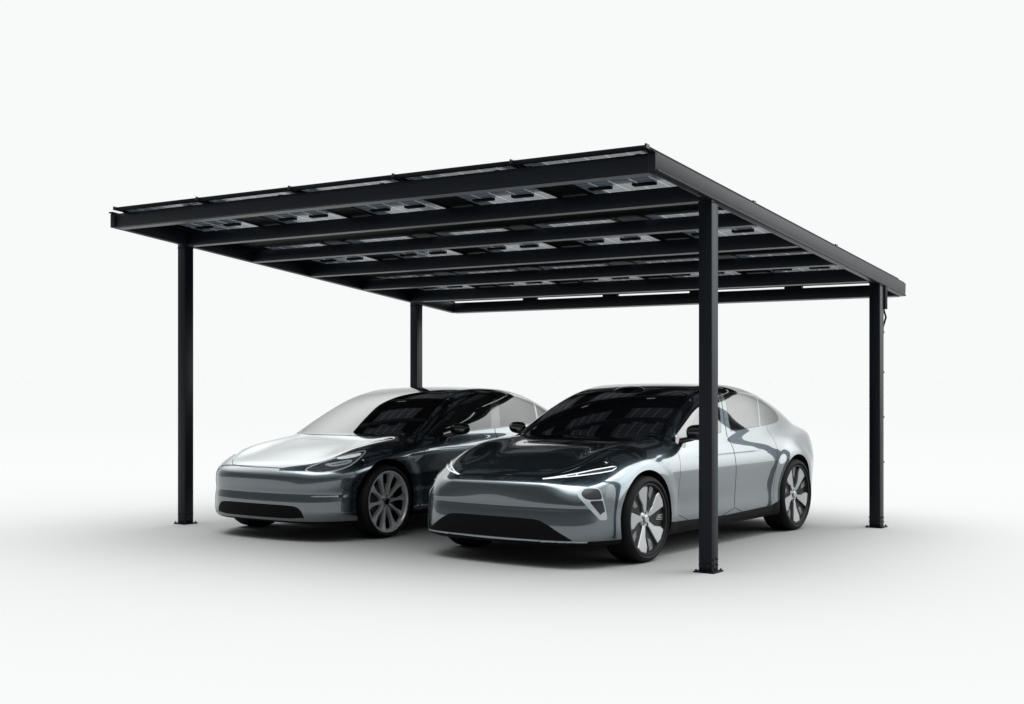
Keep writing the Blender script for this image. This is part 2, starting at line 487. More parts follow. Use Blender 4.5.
def build_body(root, c, f):
    s = Surf(f, c['y0'], c['y1'], c['wb'], **c.get('res', {}))
    wr, wb, ar = c['wheel_r'], c['wb'], c['arch']
    arch = lambda V: np.where(np.abs(V[:, 0]) > .40, np.minimum(np.hypot(V[:, 1], V[:, 2] - wr - .005), np.hypot(V[:, 1] - wb, V[:, 2] - wr - .005)) - ar, 1.)
    s.cut(arch)
    for rg in c['regions']:
        for lv in rg.get('levels', (0.,)):
            s.cut(lambda V: rg['sdf'](V) - lv)
    for z in c['zones']:
        s.cut(z[0])
    s.finish()
    C = s.C; n = len(s.F)
    free = np.ones(n, bool)
    cutout = arch(C) < 0
    free &= ~cutout
    mi_body = np.zeros(n, int)
    for sdf, idx in c['zones']:
        mi_body[(sdf(C) < 0)] = idx
    objs = {}
    byname = {}
    picked = []
    for rg in sorted(c['regions'], key=lambda q: q.get('prio', 1 if q.get('kind', 'pane') == 'panel' else 0)):   # panes are cut out of panels
        d = rg['sdf'](C)
        mi = None
        if rg.get('kind', 'pane') == 'panel':
            m = free & (d < -.0026); gp = free & (np.abs(d) <= .0026)
            mi_body[gp] = 1; free &= ~gp
            byname['_gap'] = byname.get('_gap', np.zeros(n, bool)) | gp
            mi = mi_body
        else:
            m = free & (d < 0)
        free &= ~m
        if rg.get('bands'):
            mi = np.zeros(n, int)
            for lev, idx in rg['bands']: mi[d > lev] = idx
        picked.append((rg, m, mi))
    for rg, m, mi in sorted(picked, key=lambda q: q[0].get('parent') is not None):
        o = s.extract(m, rg['name'], [M[k] for k in rg['mats']], objs.get(rg.get('parent'), root), mi, rg.get('off', 0.))
        objs[rg.get('id', rg['name'])] = o
        if o is not None and rg.get('label'): o['label'] = rg['label']
    body_m = free | byname.get('_gap', np.zeros(n, bool))
    def lip(v, nn):
        return np.array([v[0] - .05 * np.sign(v[0]), v[1], v[2]]) if (abs(v[0]) > .5 and min(math.hypot(v[1], v[2] - wr), math.hypot(v[1] - wb, v[2] - wr)) < ar + .012) else v - nn * .006
    o = s.extract(body_m, 'body', [M[k] for k in c['body_mats']], root, mi_body)
    objs['body'] = o
    # dark wheel housings and the returned arch lips
    for yc in (0, wb):
        for sx in (1, -1):
            bm = bmesh.new()
            N_ = 40; ro = ar + .004
            prev = None
            for k in range(N_ + 1):
                a = math.pi * (-.12 + 1.24 * k / N_)
                y_ = yc + ro * math.cos(a); z_ = wr + .005 + ro * math.sin(a)
                # outer edge follows the body side
                lo, hi = .5, 1.15
                for _ in range(18):
                    mdl = (lo + hi) / 2
                    if f(np.array([mdl]), np.array([y_]), np.array([z_]))[0] < 0: lo = mdl
                    else: hi = mdl
                xo = lo - .001 if lo > .6 else .62
                ring = [bm.verts.new((sx * xo, y_, z_)), bm.verts.new((sx * (xo - .03), yc + (ro - .004) * math.cos(a), wr + .005 + (ro - .004) * math.sin(a))), bm.verts.new((sx * .5, yc + ro * math.cos(a), wr + .005 + ro * math.sin(a))), bm.verts.new((sx * .45, yc + .05 * math.cos(a), wr + .05 * math.sin(a)))]
                if prev:
                    for q in range(3): bm.faces.new((prev[q], prev[q + 1], ring[q + 1], ring[q]))
                prev = ring
            bm_out('wheel_housing', bm, M['gap'], root, smooth=60)
    return s, objs

def make_mirror(parent, side, x, y, z, sc=1., mats=('gloss_black', 'paint')):
    """door mirror: rounded shell with a mirror pane, on a short arm"""
    bm = bmesh.new()
    nu, nv = 28, 16
    rings = []
    for i in range(nv + 1):
        u = i / nv                        # along x, inboard to outboard
        hw = .118
        px = x + (u - .5) * 2 * hw * sc
        t = abs(2 * u - 1)
        g = (1 - t ** 3.2) ** (1 / 2.4) if t < 1 else 0
        hz = (.066 if u < .5 else .066 - .012 * (u - .5) * 2) * g * sc + .001
        hy = .058 * (1 - t ** 2.6) ** .5 * sc + .001 if t < 1 else .001
        rg = []
        for k in range(nu):
            a = 2 * math.pi * k / nu
            ca, sa = math.cos(a), math.sin(a)
            ex = .75
            yy = (abs(ca) ** ex) * (1 if ca > 0 else -1) * (hy * (.45 if ca > 0 else 1.15))
            zz = (abs(sa) ** ex) * (1 if sa > 0 else -1) * hz
            rg.append(bm.verts.new((side * px, y + yy + .03 * u * sc, z + zz + .008 * (u - .5))))
        rings.append(rg)
    for i in range(nv):
        for k in range(nu):
            fc = bm.faces.new((rings[i][k], rings[i][(k + 1) % nu], rings[i + 1][(k + 1) % nu], rings[i + 1][k]))
            zc = fc.calc_center_median().z
            fc.material_index = 1 if zc > z - .018 else 0
    bm.faces.new(rings[0]); bm.faces.new(rings[-1])
    m = bm_out('side_mirror', bm, [M[mats[0]], M[mats[1]]], parent, smooth=45)
    bm = bmesh.new()
    xi = x - .20 * sc
    for k, (p0, p1, r0) in enumerate((((side * xi, y - .03, z - .085 * sc), (side * (x - .05 * sc), y + .012, z - .05 * sc), .026), )):
        bm_cyl(bm, p0, p1, r0 * sc, 16, 0, .02 * sc)
    bm_box(bm, (side * (xi + .0), y - .03, z - .092 * sc), (.03, .11, .05), .01)
    bm_out('mirror_arm', bm, M[mats[0]], m, smooth=40)
    bm = bmesh.new()
    pts = [(.088 * math.copysign(abs(math.cos(a)) ** .7, math.cos(a)), .046 * math.copysign(abs(math.sin(a)) ** .7, math.sin(a))) for a in [2 * math.pi * k / 28 for k in range(28)]]
    vs = [bm.verts.new((side * (x + p[0] * sc), y + .040 * sc + .03 * (.5 + p[0] / .24), z + p[1] * sc)) for p in pts]
    bm.faces.new(vs)
    bm_out('mirror_glass', bm, M['chrome'], m)
    return m

# ------------------------------------------------------------------ fastback sedan with slim split lamps
CN_ = dict(
    wb=2.85, y0=-.86, y1=3.86, wheel_r=.348, tyre_w=.245, rim_r=.288, wheel_x=.835, arch=.392, spin=(8, 30),
    flare=.012, haunch=.012, ridge=.050, ridge_x=.66, floor=.175, hood_crown=.055,
    plan=[(-1.2, .90), (-.6, .925), (0, .938), (.6, .942), (1.4, .946), (2.2, .948), (2.85, .945), (3.3, .915), (3.6, .88), (4.2, .80)],
    section=[(0, -.10), (.17, -.030), (.24, -.012), (.32, -.008), (.42, -.010), (.56, -.003), (.68, .002), (.76, -.006), (.84, -.028), (.91, -.06), (.98, -.10), (1.1, -.20)],
    hood=[(-1.2, .52), (-.86, .668), (-.7, .728), (-.45, .800), (-.2, .872), (0, .914), (.15, .930), (.35, .941), (.5, .950), (.8, .968), (1.2, .985), (2.2, 1.01), (2.9, 1.03), (3.3, 1.025), (3.6, 1.005), (3.85, .985), (4.2, .95)],
    fascia=[(0, -.70), (.15, -.79), (.20, -.842), (.24, -.846), (.32, -.844), (.40, -.838), (.45, -.831), (.472, -.823), (.50, -.826), (.56, -.824), (.62, -.818), (.65, -.812), (.68, -.79), (.74, -.72), (.9, -.5)],
    tail=[(0, 3.55), (.2, 3.62), (.32, 3.73), (.5, 3.79), (.65, 3.79), (.8, 3.78), (.92, 3.80), (.98, 3.83), (1.1, 3.84)],
    bow_up=1.0, nose_bow=.10, nose_bow4=.10, tail_bow=.16, tail_bow4=.10, k_front=.34, k_rear=.34, k_top=.10, k_nose=.05, k_corner=.16,
    glass_section=[(.8, .91), (.95, .868), (1.05, .828), (1.15, .782), (1.25, .738), (1.35, .68), (1.45, .60), (1.6, .46)],
    glass_plan=[(-1, .9), (.2, .94), (.8, .985), (1.4, 1.0), (2.2, .995), (2.8, .955), (3.2, .88), (3.6, .76), (4.0, .62)],
    profile=[(-.6, .40), (.0, .75), (.32, .935), (.55, 1.068), (.85, 1.22), (1.1, 1.325), (1.35, 1.398), (1.65, 1.437), (1.95, 1.442), (2.3, 1.425), (2.65, 1.37), (3.0, 1.275), (3.3, 1.165), (3.6, 1.035), (3.9, .89), (4.4, .6)],
    sweep_front=.24, sweep_rear=.38, crown=.045, k_roof=.09, k_belt=.045,
)
def regions_N(c):
    hw = lambda V: np.abs(V[:, 0])
    def windshield(V):
        x, y, z = V[:, 0], V[:, 1], V[:, 2]; ax = np.abs(x)
        yb = .355 + .25 * ax**2; yt = 1.28 + .10 * ax**2
        sd = ax - (.735 - .15 * (y - .45))
        d = smax(smax(yb - y, y - yt, .02), sd, .10)
        return np.where(z > .88, d, 1.)
    def roofglass(V):
        x, y, z = V[:, 0], V[:, 1], V[:, 2]; ax = np.abs(x)
        yb = 1.30 + .10 * ax**2; yt = 3.62 - .55 * ax**2
        sd = ax - (.672 - .02 * (y - 1.8) - .12 * sstep(2.4, 3.6, y))
        d = smax(smax(yb - y, y - yt, .05), sd, .10)
        return np.where(z > 1.02, d, 1.)
    win = chaikin([(.69, 1.00), (.80, 1.095), (1.08, 1.222), (1.38, 1.338), (1.75, 1.372), (2.22, 1.352), (2.52, 1.300), (2.70, 1.225), (2.83, 1.150), (2.84, 1.085), (2.72, 1.050), (2.3, 1.028), (1.5, .996), (.90, .972), (.72, .968)], 2)
    fd = chaikin([(.50, .26), (.52, .60), (.58, .90), (.63, 1.0), (.80, 1.125), (1.36, 1.365), (1.72, 1.40), (1.755, 1.37), (1.54, 1.0), (1.55, .9), (1.55, .5), (1.53, .26)], 1)
    rd = chaikin([(1.537, .26), (1.557, .5), (1.557, .9), (1.547, 1.0), (1.762, 1.37), (1.76, 1.405), (2.05, 1.405), (2.40, 1.365), (2.62, 1.30), (2.56, 1.15), (2.42, 1.02), (2.46, .86), (2.40, .72), (2.35, .5), (2.32, .26)], 1)
    hood = mirror_poly([(0, -.79), (.30, -.768), (.48, -.715), (.62, -.58), (.72, -.40), (.74, 0.), (.76, .42), (.74, .52), (.5, .40), (.25, .365), (0, .345)])
    lower = chaikin(mirror_poly([(0, .388), (.38, .388), (.48, .372), (.72, .232), (.70, .226), (0, .226)]), 1)
    reg = [
        dict(name='windshield', sdf=windshield, levels=(0., -.035, -.010), bands=[(-.035, 1), (-.010, 2)], mats=['glass', 'gloss_black', 'trim']),
        dict(name='cowl_panel', sdf=lambda V: np.where((V[:, 2] > .86) & (V[:, 1] < 1.), np.maximum(np.maximum(.355 + .25 * V[:, 0]**2 - .042 - V[:, 1], V[:, 1] - (.36 + .25 * V[:, 0]**2)), np.abs(V[:, 0]) - .74), 1.), mats=['trim']),
        dict(name='roof_glass', sdf=roofglass, levels=(0.,), mats=['glass']),
        dict(name='lower_grille', sdf=frontal(lower), mats=['trim']),
    ]
    for sd in (1, -1):
        reg.append(dict(name='sill_trim', sdf=flank([(.30, .30), (.46, .288), (1.4, .268), (2.30, .285), (2.6, .36), (2.6, .1), (.2, .1)], sd, .45), mats=['trim']))
    for sd in (1, -1):
        pil = lambda V, sd=sd: np.abs(V[:, 1] - (1.70 - .20 * (V[:, 2] - 1.0))) - .045
        w = flank(win, sd, .45)
        reg += [
            dict(name='door', id='fd%d' % sd, sdf=flank(fd, sd), kind='panel', levels=(-.0026, .0026), mats=['paint', 'gap', 'trim', 'gloss_black']),
            dict(name='door', id='rd%d' % sd, sdf=flank(rd, sd), kind='panel', levels=(-.0026, .0026), mats=['paint', 'gap', 'trim', 'gloss_black']),
        ]
        fw = lambda V, w=w: smax(w(V), V[:, 1] - (1.465 + .68 * (V[:, 2] - 1.0)), .02)
        rw = lambda V, w=w: smax(smax(w(V), (1.635 + .52 * (V[:, 2] - 1.0)) - V[:, 1], .02), V[:, 1] - (2.265 + .80 * (V[:, 2] - 1.02)), .006)
        qw = lambda V, w=w: smax(w(V), (2.29 + .80 * (V[:, 2] - 1.02)) - V[:, 1], .006)
        pre = [
            dict(name='window', sdf=fw, parent='fd%d' % sd, levels=(0., -.012), bands=[(-.012, 1)], mats=['side_glass', 'gloss_black']),
            dict(name='window', sdf=rw, parent='rd%d' % sd, levels=(0., -.012), bands=[(-.012, 1)], mats=['side_glass', 'gloss_black']),
            dict(name='quarter_window', sdf=qw, levels=(0., -.010), bands=[(-.010, 1)], mats=['side_glass', 'gloss_black']),
        ]
        reg += pre
    slit = [(-.105, .690), (.024, .702), (.166, .714), (.358, .737), (.456, .752), (.490, .772), (.486, .788), (.454, .788), (.317, .768), (.169, .740), (.024, .716), (-.084, .700)]
    frame = chaikin([(.163, .575), (.166, .600), (.180, .620), (.226, .635), (.325, .631), (.346, .614), (.358, .580), (.376, .518), (.400, .392), (.396, .384), (.345, .382), (.335, .390), (.212, .520)], 1)
    l1 = chaikin([(.200, .585), (.205, .600), (.232, .621), (.322, .620), (.342, .594), (.352, .553), (.345, .549), (.232, .549)], 1)
    l2 = [(.268, .526), (.356, .528), (.374, .452), (.342, .436)]
    for sd in (1, -1):
        hl = diag(slit, sd)
        fr = diag(frame, sd)
        reg += [
            dict(name='headlight', id='hl%d' % sd, sdf=hl, mats=['lamp_white']),
            dict(name='lens', prio=-1, parent='hl%d' % sd, sdf=lambda V, hl=hl, sd=sd: np.maximum(hl(V) + .0075, .004 - np.abs(.8 * V[:, 0] * sd + .6 * V[:, 1] - .17)), mats=['lens']),
            dict(name='lower_lamp', id='ll%d' % sd, sdf=fr, mats=['satin']),
            dict(name='lens', prio=-1, parent='ll%d' % sd, sdf=lambda V, q=diag(l1, sd): q(V) - .007, mats=['dark_lens']),
            dict(name='lens', prio=-1, parent='ll%d' % sd, sdf=lambda V, q=diag(l2, sd): q(V) - .007, mats=['dark_lens']),
            dict(name='mirror_base', parent='fd%d' % sd, sdf=flank(chaikin([(.60, .985), (.60, .945), (.68, .885), (.76, .90), (.80, .985)], 1), sd), mats=['gloss_black']),
            dict(name='fender_camera', sdf=flank(chaikin([(.18, .772), (.38, .786), (.40, .772), (.30, .758), (.20, .760)], 1), sd), mats=['satin']),
        ]
    reg.append(dict(name='tail_light', sdf=lambda V: np.where(V[:, 1] > 3.38 + .0 * V[:, 0], np.abs(V[:, 2] - .905) - .022, 1.), mats=['lamp_red']))
    reg.append(dict(name='chin_strip', sdf=frontal(mirror_poly([(0, .2215), (.80, .2215), (.80, .212), (0, .212)]), 0.), mats=['satin']))
    reg.append(dict(name='hood', sdf=planview(hood), kind='panel', levels=(-.0026, .0026), mats=['paint', 'gap', 'trim', 'gloss_black']))
    return reg
# ------------------------------------------------------------------ compact fastback sedan with almond lamps
CT_ = dict(
    wb=2.86, y0=-.84, y1=3.86, wheel_r=.337, tyre_w=.24, rim_r=.284, wheel_x=.805, arch=.395, spin=(5, 20),
    flare=.008, haunch=.015, ridge=.040, ridge_x=.66, floor=.165, hood_crown=.085,
    plan=[(-1.2, .86), (-.6, .89), (0, .908), (.6, .912), (1.4, .914), (2.2, .916), (2.85, .915), (3.3, .885), (3.6, .84), (4.2, .76)],
    section=[(0, -.10), (.17, -.025), (.24, -.015), (.34, -.02), (.45, -.02), (.58, -.004), (.68, .002), (.76, .003), (.84, -.006), (.90, -.022), (.95, -.05), (1.0, -.10), (1.1, -.20)],
    hood=[(-1.2, .48), (-.84, .650), (-.7, .698), (-.45, .764), (-.2, .822), (.1, .872), (.4, .906), (.7, .93), (1.2, .95), (2.2, .985), (2.9, 1.02), (3.3, 1.03), (3.6, 1.02), (3.85, 1.01), (4.2, 1.0)],
    fascia=[(0, -.66), (.15, -.76), (.20, -.808), (.28, -.822), (.36, -.822), (.41, -.814), (.435, -.808), (.50, -.813), (.56, -.812), (.61, -.805), (.66, -.782), (.72, -.72), (.9, -.5)],
    tail=[(0, 3.55), (.2, 3.62), (.32, 3.70), (.5, 3.76), (.7, 3.77), (.85, 3.78), (.95, 3.82), (1.05, 3.84)],
    bow_up=.2, nose_bow=.16, nose_bow4=.18, tail_bow=.18, tail_bow4=.10, k_front=.36, k_rear=.34, k_top=.10, k_nose=.075, k_corner=.03,
    glass_section=[(.8, .89), (.93, .855), (1.03, .822), (1.13, .778), (1.23, .735), (1.33, .675), (1.43, .59), (1.6, .43)],
    glass_plan=[(-1, .9), (.2, .94), (.8, .985), (1.4, 1.0), (2.2, .995), (2.8, .955), (3.2, .88), (3.6, .76), (4.0, .62)],
    profile=[(-.6, .40), (.0, .73), (.28, .885), (.5, 1.0), (.8, 1.15), (1.05, 1.262), (1.3, 1.34), (1.6, 1.39), (1.9, 1.40), (2.3, 1.388), (2.65, 1.34), (3.0, 1.25), (3.3, 1.145), (3.6, 1.03), (3.9, .90), (4.4, .6)],
    sweep_front=.20, sweep_rear=.38, crown=.05, k_roof=.07, k_belt=.045,
)
def regions_T(c):
    def windshield(V):
        x, y, z = V[:, 0], V[:, 1], V[:, 2]; ax = np.abs(x)
        yb = .335 + .28 * ax**2; yt = 1.36 + .10 * ax**2
        sd = ax - (.80 - .235 * (y - .5))
        d = smax(smax(yb - y, y - yt, .02), sd, .10)
        return np.where(z > .84, d, 1.)
    def roofglass(V):
        x, y, z = V[:, 0], V[:, 1], V[:, 2]; ax = np.abs(x)
        yb = 1.38 + .10 * ax**2; yt = 3.60 - .55 * ax**2
        sd = ax - (.642 - .02 * (y - 1.8) - .10 * sstep(2.4, 3.6, y))
        d = smax(smax(yb - y, y - yt, .05), sd, .10)
        return np.where(z > 1.02, d, 1.)
    win = chaikin([(.63, .905), (.74, 1.00), (1.077, 1.152), (1.327, 1.250), (1.625, 1.328), (1.92, 1.350), (2.356, 1.318), (2.70, 1.232), (2.89, 1.155), (3.10, 1.06), (3.02, 1.01), (2.60, .99), (2.185, .976), (1.714, .960), (1.11, .935), (.70, .898)], 2)
    fd = chaikin([(.50, .24), (.51, .60), (.56, .84), (.60, .925), (.74, 1.03), (1.077, 1.178), (1.327, 1.275), (1.62, 1.352), (1.98, 1.375), (1.80, .97), (1.78, .9), (1.72, .5), (1.70, .24)], 1)
    rd = chaikin([(1.707, .24), (1.727, .5), (1.787, .9), (1.807, .97), (1.987, 1.375), (2.36, 1.345), (2.72, 1.26), (2.80, 1.08), (2.74, .92), (2.52, .72), (2.40, .5), (2.34, .24)], 1)
    hood = mirror_poly([(0, -.76), (.25, -.745), (.42, -.70), (.54, -.58), (.62, -.40), (.69, 0.), (.73, .35), (.745, .46), (.5, .395), (.25, .345), (0, .325)])
    lower = chaikin(mirror_poly([(0, .337), (.42, .335), (.51, .318), (.55, .26), (.555, .215), (0, .215)]), 1)
    reg = [
        dict(name='windshield', sdf=windshield, levels=(0., -.035, -.010), bands=[(-.035, 1), (-.010, 2)], mats=['glass', 'gloss_black', 'trim']),
        dict(name='roof_glass', sdf=roofglass, levels=(0.,), mats=['glass']),
        dict(name='lower_grille', sdf=frontal(lower), mats=['trim']),
    ]
    for sd in (1, -1):
        reg.append(dict(name='sill_trim', sdf=flank([(.30, .23), (.46, .225), (1.4, .215), (2.30, .225), (2.6, .25), (2.6, .1), (.2, .1)], sd, .45), mats=['trim']))
    for sd in (1, -1):
        w = flank(win, sd, .45)
        reg += [
            dict(name='door', id='fd%d' % sd, sdf=flank(fd, sd), kind='panel', levels=(-.0026, .0026), mats=['paint', 'gap', 'trim', 'gloss_black']),
            dict(name='door', id='rd%d' % sd, sdf=flank(rd, sd), kind='panel', levels=(-.0026, .0026), mats=['paint', 'gap', 'trim', 'gloss_black']),
        ]
        fw = lambda V, w=w: smax(w(V), V[:, 1] - (1.755 + .50 * (V[:, 2] - .97)), .012)
        rw = lambda V, w=w: smax(smax(w(V), (1.885 + .48 * (V[:, 2] - .97)) - V[:, 1], .012), V[:, 1] - (2.66 + .30 * (V[:, 2] - 1.0)), .006)
        qw = lambda V, w=w: smax(w(V), (2.685 + .30 * (V[:, 2] - 1.0)) - V[:, 1], .006)
        pl = lambda V, w=w: np.maximum(w(V), np.abs(V[:, 1] - (1.82 + .49 * (V[:, 2] - .97))) - .078)
        reg += [
            dict(name='pillar_cover', sdf=pl, mats=['gloss_black']),
            dict(name='window', sdf=fw, parent='fd%d' % sd, levels=(0., -.014), bands=[(-.014, 1)], mats=['tint_glass', 'gloss_black']),
            dict(name='window', sdf=rw, parent='rd%d' % sd, levels=(0., -.014), bands=[(-.014, 1)], mats=['tint_glass', 'gloss_black']),
            dict(name='quarter_window', sdf=qw, levels=(0., -.012), bands=[(-.012, 1)], mats=['tint_glass', 'gloss_black']),
        ]
    hlp = chaikin([(-.020, .657), (.088, .709), (.258, .760), (.398, .796), (.515, .822), (.535, .803), (.471, .736), (.384, .671), (.215, .630), (.050, .628)], 1)
    streak = chaikin([(.245, .752), (.38, .780), (.495, .800), (.475, .768), (.326, .744)], 1)
    inner = chaikin([(.150, .705), (.250, .718), (.421, .748), (.405, .708), (.241, .680)], 1)
    for sd in (1, -1):
        hl = diag(hlp, sd)
        reg += [
            dict(name='headlight', id='hl%d' % sd, sdf=hl, levels=(0., -.010), bands=[(-.010, 1)], mats=['lens', 'satin']),
            dict(name='light_strip', prio=-1, parent='hl%d' % sd, sdf=diag(streak, sd), mats=['lamp_white']),
            dict(name='projector', prio=-1, parent='hl%d' % sd, sdf=diag(inner, sd), levels=(0., -.014), bands=[(-.014, 1)], mats=['lens', 'satin']),
            dict(name='fog_trim', id='fg%d' % sd, sdf=diag([(.055, .424), (.31, .425), (.385, .428), (.385, .405), (.302, .412), (.060, .415)], sd), mats=['chrome']),
            dict(name='fog_lamp', prio=-1, parent='fg%d' % sd, sdf=diag([(.305, .432), (.345, .432), (.345, .404), (.305, .404)], sd), mats=['gloss_black']),
            dict(name='fender_badge', sdf=flank([(.28, .742), (.50, .748), (.52, .742), (.42, .690), (.385, .692), (.40, .722), (.30, .726)], sd), mats=['satin']),
        ]
    reg.append(dict(name='tail_light', sdf=lambda V: np.where((V[:, 1] > 3.36) & (np.abs(V[:, 0]) > .42), np.abs(V[:, 2] - .865) - .045, 1.), mats=['lamp_red']))
    reg.append(dict(name='hood', sdf=planview(hood), kind='panel', levels=(-.0026, .0026), mats=['paint', 'gap', 'trim', 'gloss_black']))
    return reg

SKY = (2.2, 1.1, .28, .60)   # extra light overhead (left, right), and the heights where it sets in
DARK = .20
SOFT = 3.0
ZEN = 9.0
# ------------------------------------------------------------------ setting

BLOB = Vector((.70, .64, .44)).normalized()
def light_at(x, y, z):
    """brightness of the studio surroundings in a direction (numpy)"""
    up = sstep(SKY[2], SKY[3], z) * np.interp(x, [-.7, .7], [SKY[0], SKY[1]]) * (.1 + .9 * sstep(-.75, .15, y)) + ZEN * sstep(.72, .97, z)
    front = DARK + (1 - DARK) * sstep(-.45, .30, y)          # the room behind the camera is dim
    front = front + (1 - front) * .5 * sstep(.35, .85, z)
    blob = SOFT * sstep(.80, .95, x * BLOB.x + y * BLOB.y + z * BLOB.z)
    return front + up + blob
def floor_albedo():
    mu = (np.arange(300) + .5) / 300; ph = np.arange(360) * 2 * math.pi / 360
    A, B = np.meshgrid(mu, ph, indexing='ij'); r_ = np.sqrt(1 - A * A)
    return 1 / (2 * float(np.mean(light_at(r_ * np.cos(B), r_ * np.sin(B), A) * A)))   # open floor as bright as the backdrop
def world():
    w = bpy.data.worlds.new('World'); SC.world = w; w.use_nodes = True
    nt = w.node_tree; bg = nt.nodes['Background']; L = nt.links.new
    tc = nt.nodes.new('ShaderNodeTexCoord'); sep = nt.nodes.new('ShaderNodeSeparateXYZ'); L(tc.outputs['Generated'], sep.inputs[0])
    def mp(src, a, b, c, d, smooth=True):
        n = nt.nodes.new('ShaderNodeMapRange'); n.interpolation_type = 'SMOOTHSTEP' if smooth else 'LINEAR'
        for i, v in enumerate((a, b, c, d)): n.inputs[i + 1].default_value = v
        L(src, n.inputs[0]); return n.outputs[0]
    def mt(op, a, b):
        n = nt.nodes.new('ShaderNodeMath'); n.operation = op
        for i, v in enumerate((a, b)):
            if isinstance(v, float): n.inputs[i].default_value = v
            else: L(v, n.inputs[i])
        return n.outputs[0]
    X, Y, Z = sep.outputs
    up = mt('MULTIPLY', mp(Z, SKY[2], SKY[3], 0, 1), mp(X, -.7, .7, SKY[0], SKY[1], False))
    up = mt('MULTIPLY', up, mp(Y, -.75, .15, .1, 1))
    up = mt('ADD', up, mp(Z, .72, .97, 0, ZEN))
    fr = mp(Y, -.45, .30, DARK, 1)
    fr = mt('ADD', fr, mt('MULTIPLY', mt('SUBTRACT', 1., fr), mp(Z, .35, .85, 0, .5)))
    dt = nt.nodes.new('ShaderNodeVectorMath'); dt.operation = 'DOT_PRODUCT'; L(tc.outputs['Generated'], dt.inputs[0]); dt.inputs[1].default_value = BLOB
    bl = mp(dt.outputs['Value'], .80, .95, 0, SOFT)
    bg.inputs['Color'].default_value = (.930, .956, .947, 1)
    L(mt('ADD', mt('ADD', fr, up), bl), bg.inputs['Strength'])
world()
def ground():
    me = bpy.data.meshes.new('ground')
    bm = bmesh.new()
    rs = [0, 4, 8, 14, 24, 45, 90, 200, 500, 1200]
    prev = [bm.verts.new((3, 2, 0))]
    for r_ in rs[1:]:
        ring = [bm.verts.new((3 + r_ * math.cos(a), 2 + r_ * math.sin(a), 0)) for a in [2 * math.pi * k / 48 for k in range(48)]]
        for k in range(48):
            j = (k + 1) % 48
            if len(prev) == 1: bm.faces.new((prev[0], ring[k], ring[j]))
            else: bm.faces.new((prev[k], ring[k], ring[j], prev[j]))
        prev = ring
    bm.to_mesh(me); bm.free()
    m = pbr('matt studio floor', (floor_albedo(),) * 3, .9, spec=0.0)
    nt = m.node_tree; b = nt.nodes['Principled BSDF']; L = nt.links.new       # base colour lightened mid-set to offset the carport's wide shade
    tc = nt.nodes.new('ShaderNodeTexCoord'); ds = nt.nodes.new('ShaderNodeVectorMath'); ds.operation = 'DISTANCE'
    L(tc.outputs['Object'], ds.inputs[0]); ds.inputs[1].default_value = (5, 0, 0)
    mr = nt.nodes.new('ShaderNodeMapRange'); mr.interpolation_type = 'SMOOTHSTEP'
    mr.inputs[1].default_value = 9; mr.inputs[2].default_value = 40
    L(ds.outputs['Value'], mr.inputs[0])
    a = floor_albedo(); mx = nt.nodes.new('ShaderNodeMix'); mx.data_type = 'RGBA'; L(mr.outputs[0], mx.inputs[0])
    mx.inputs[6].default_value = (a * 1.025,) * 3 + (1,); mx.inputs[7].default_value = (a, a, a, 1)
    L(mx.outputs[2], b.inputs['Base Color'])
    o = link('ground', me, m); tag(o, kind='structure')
ground()

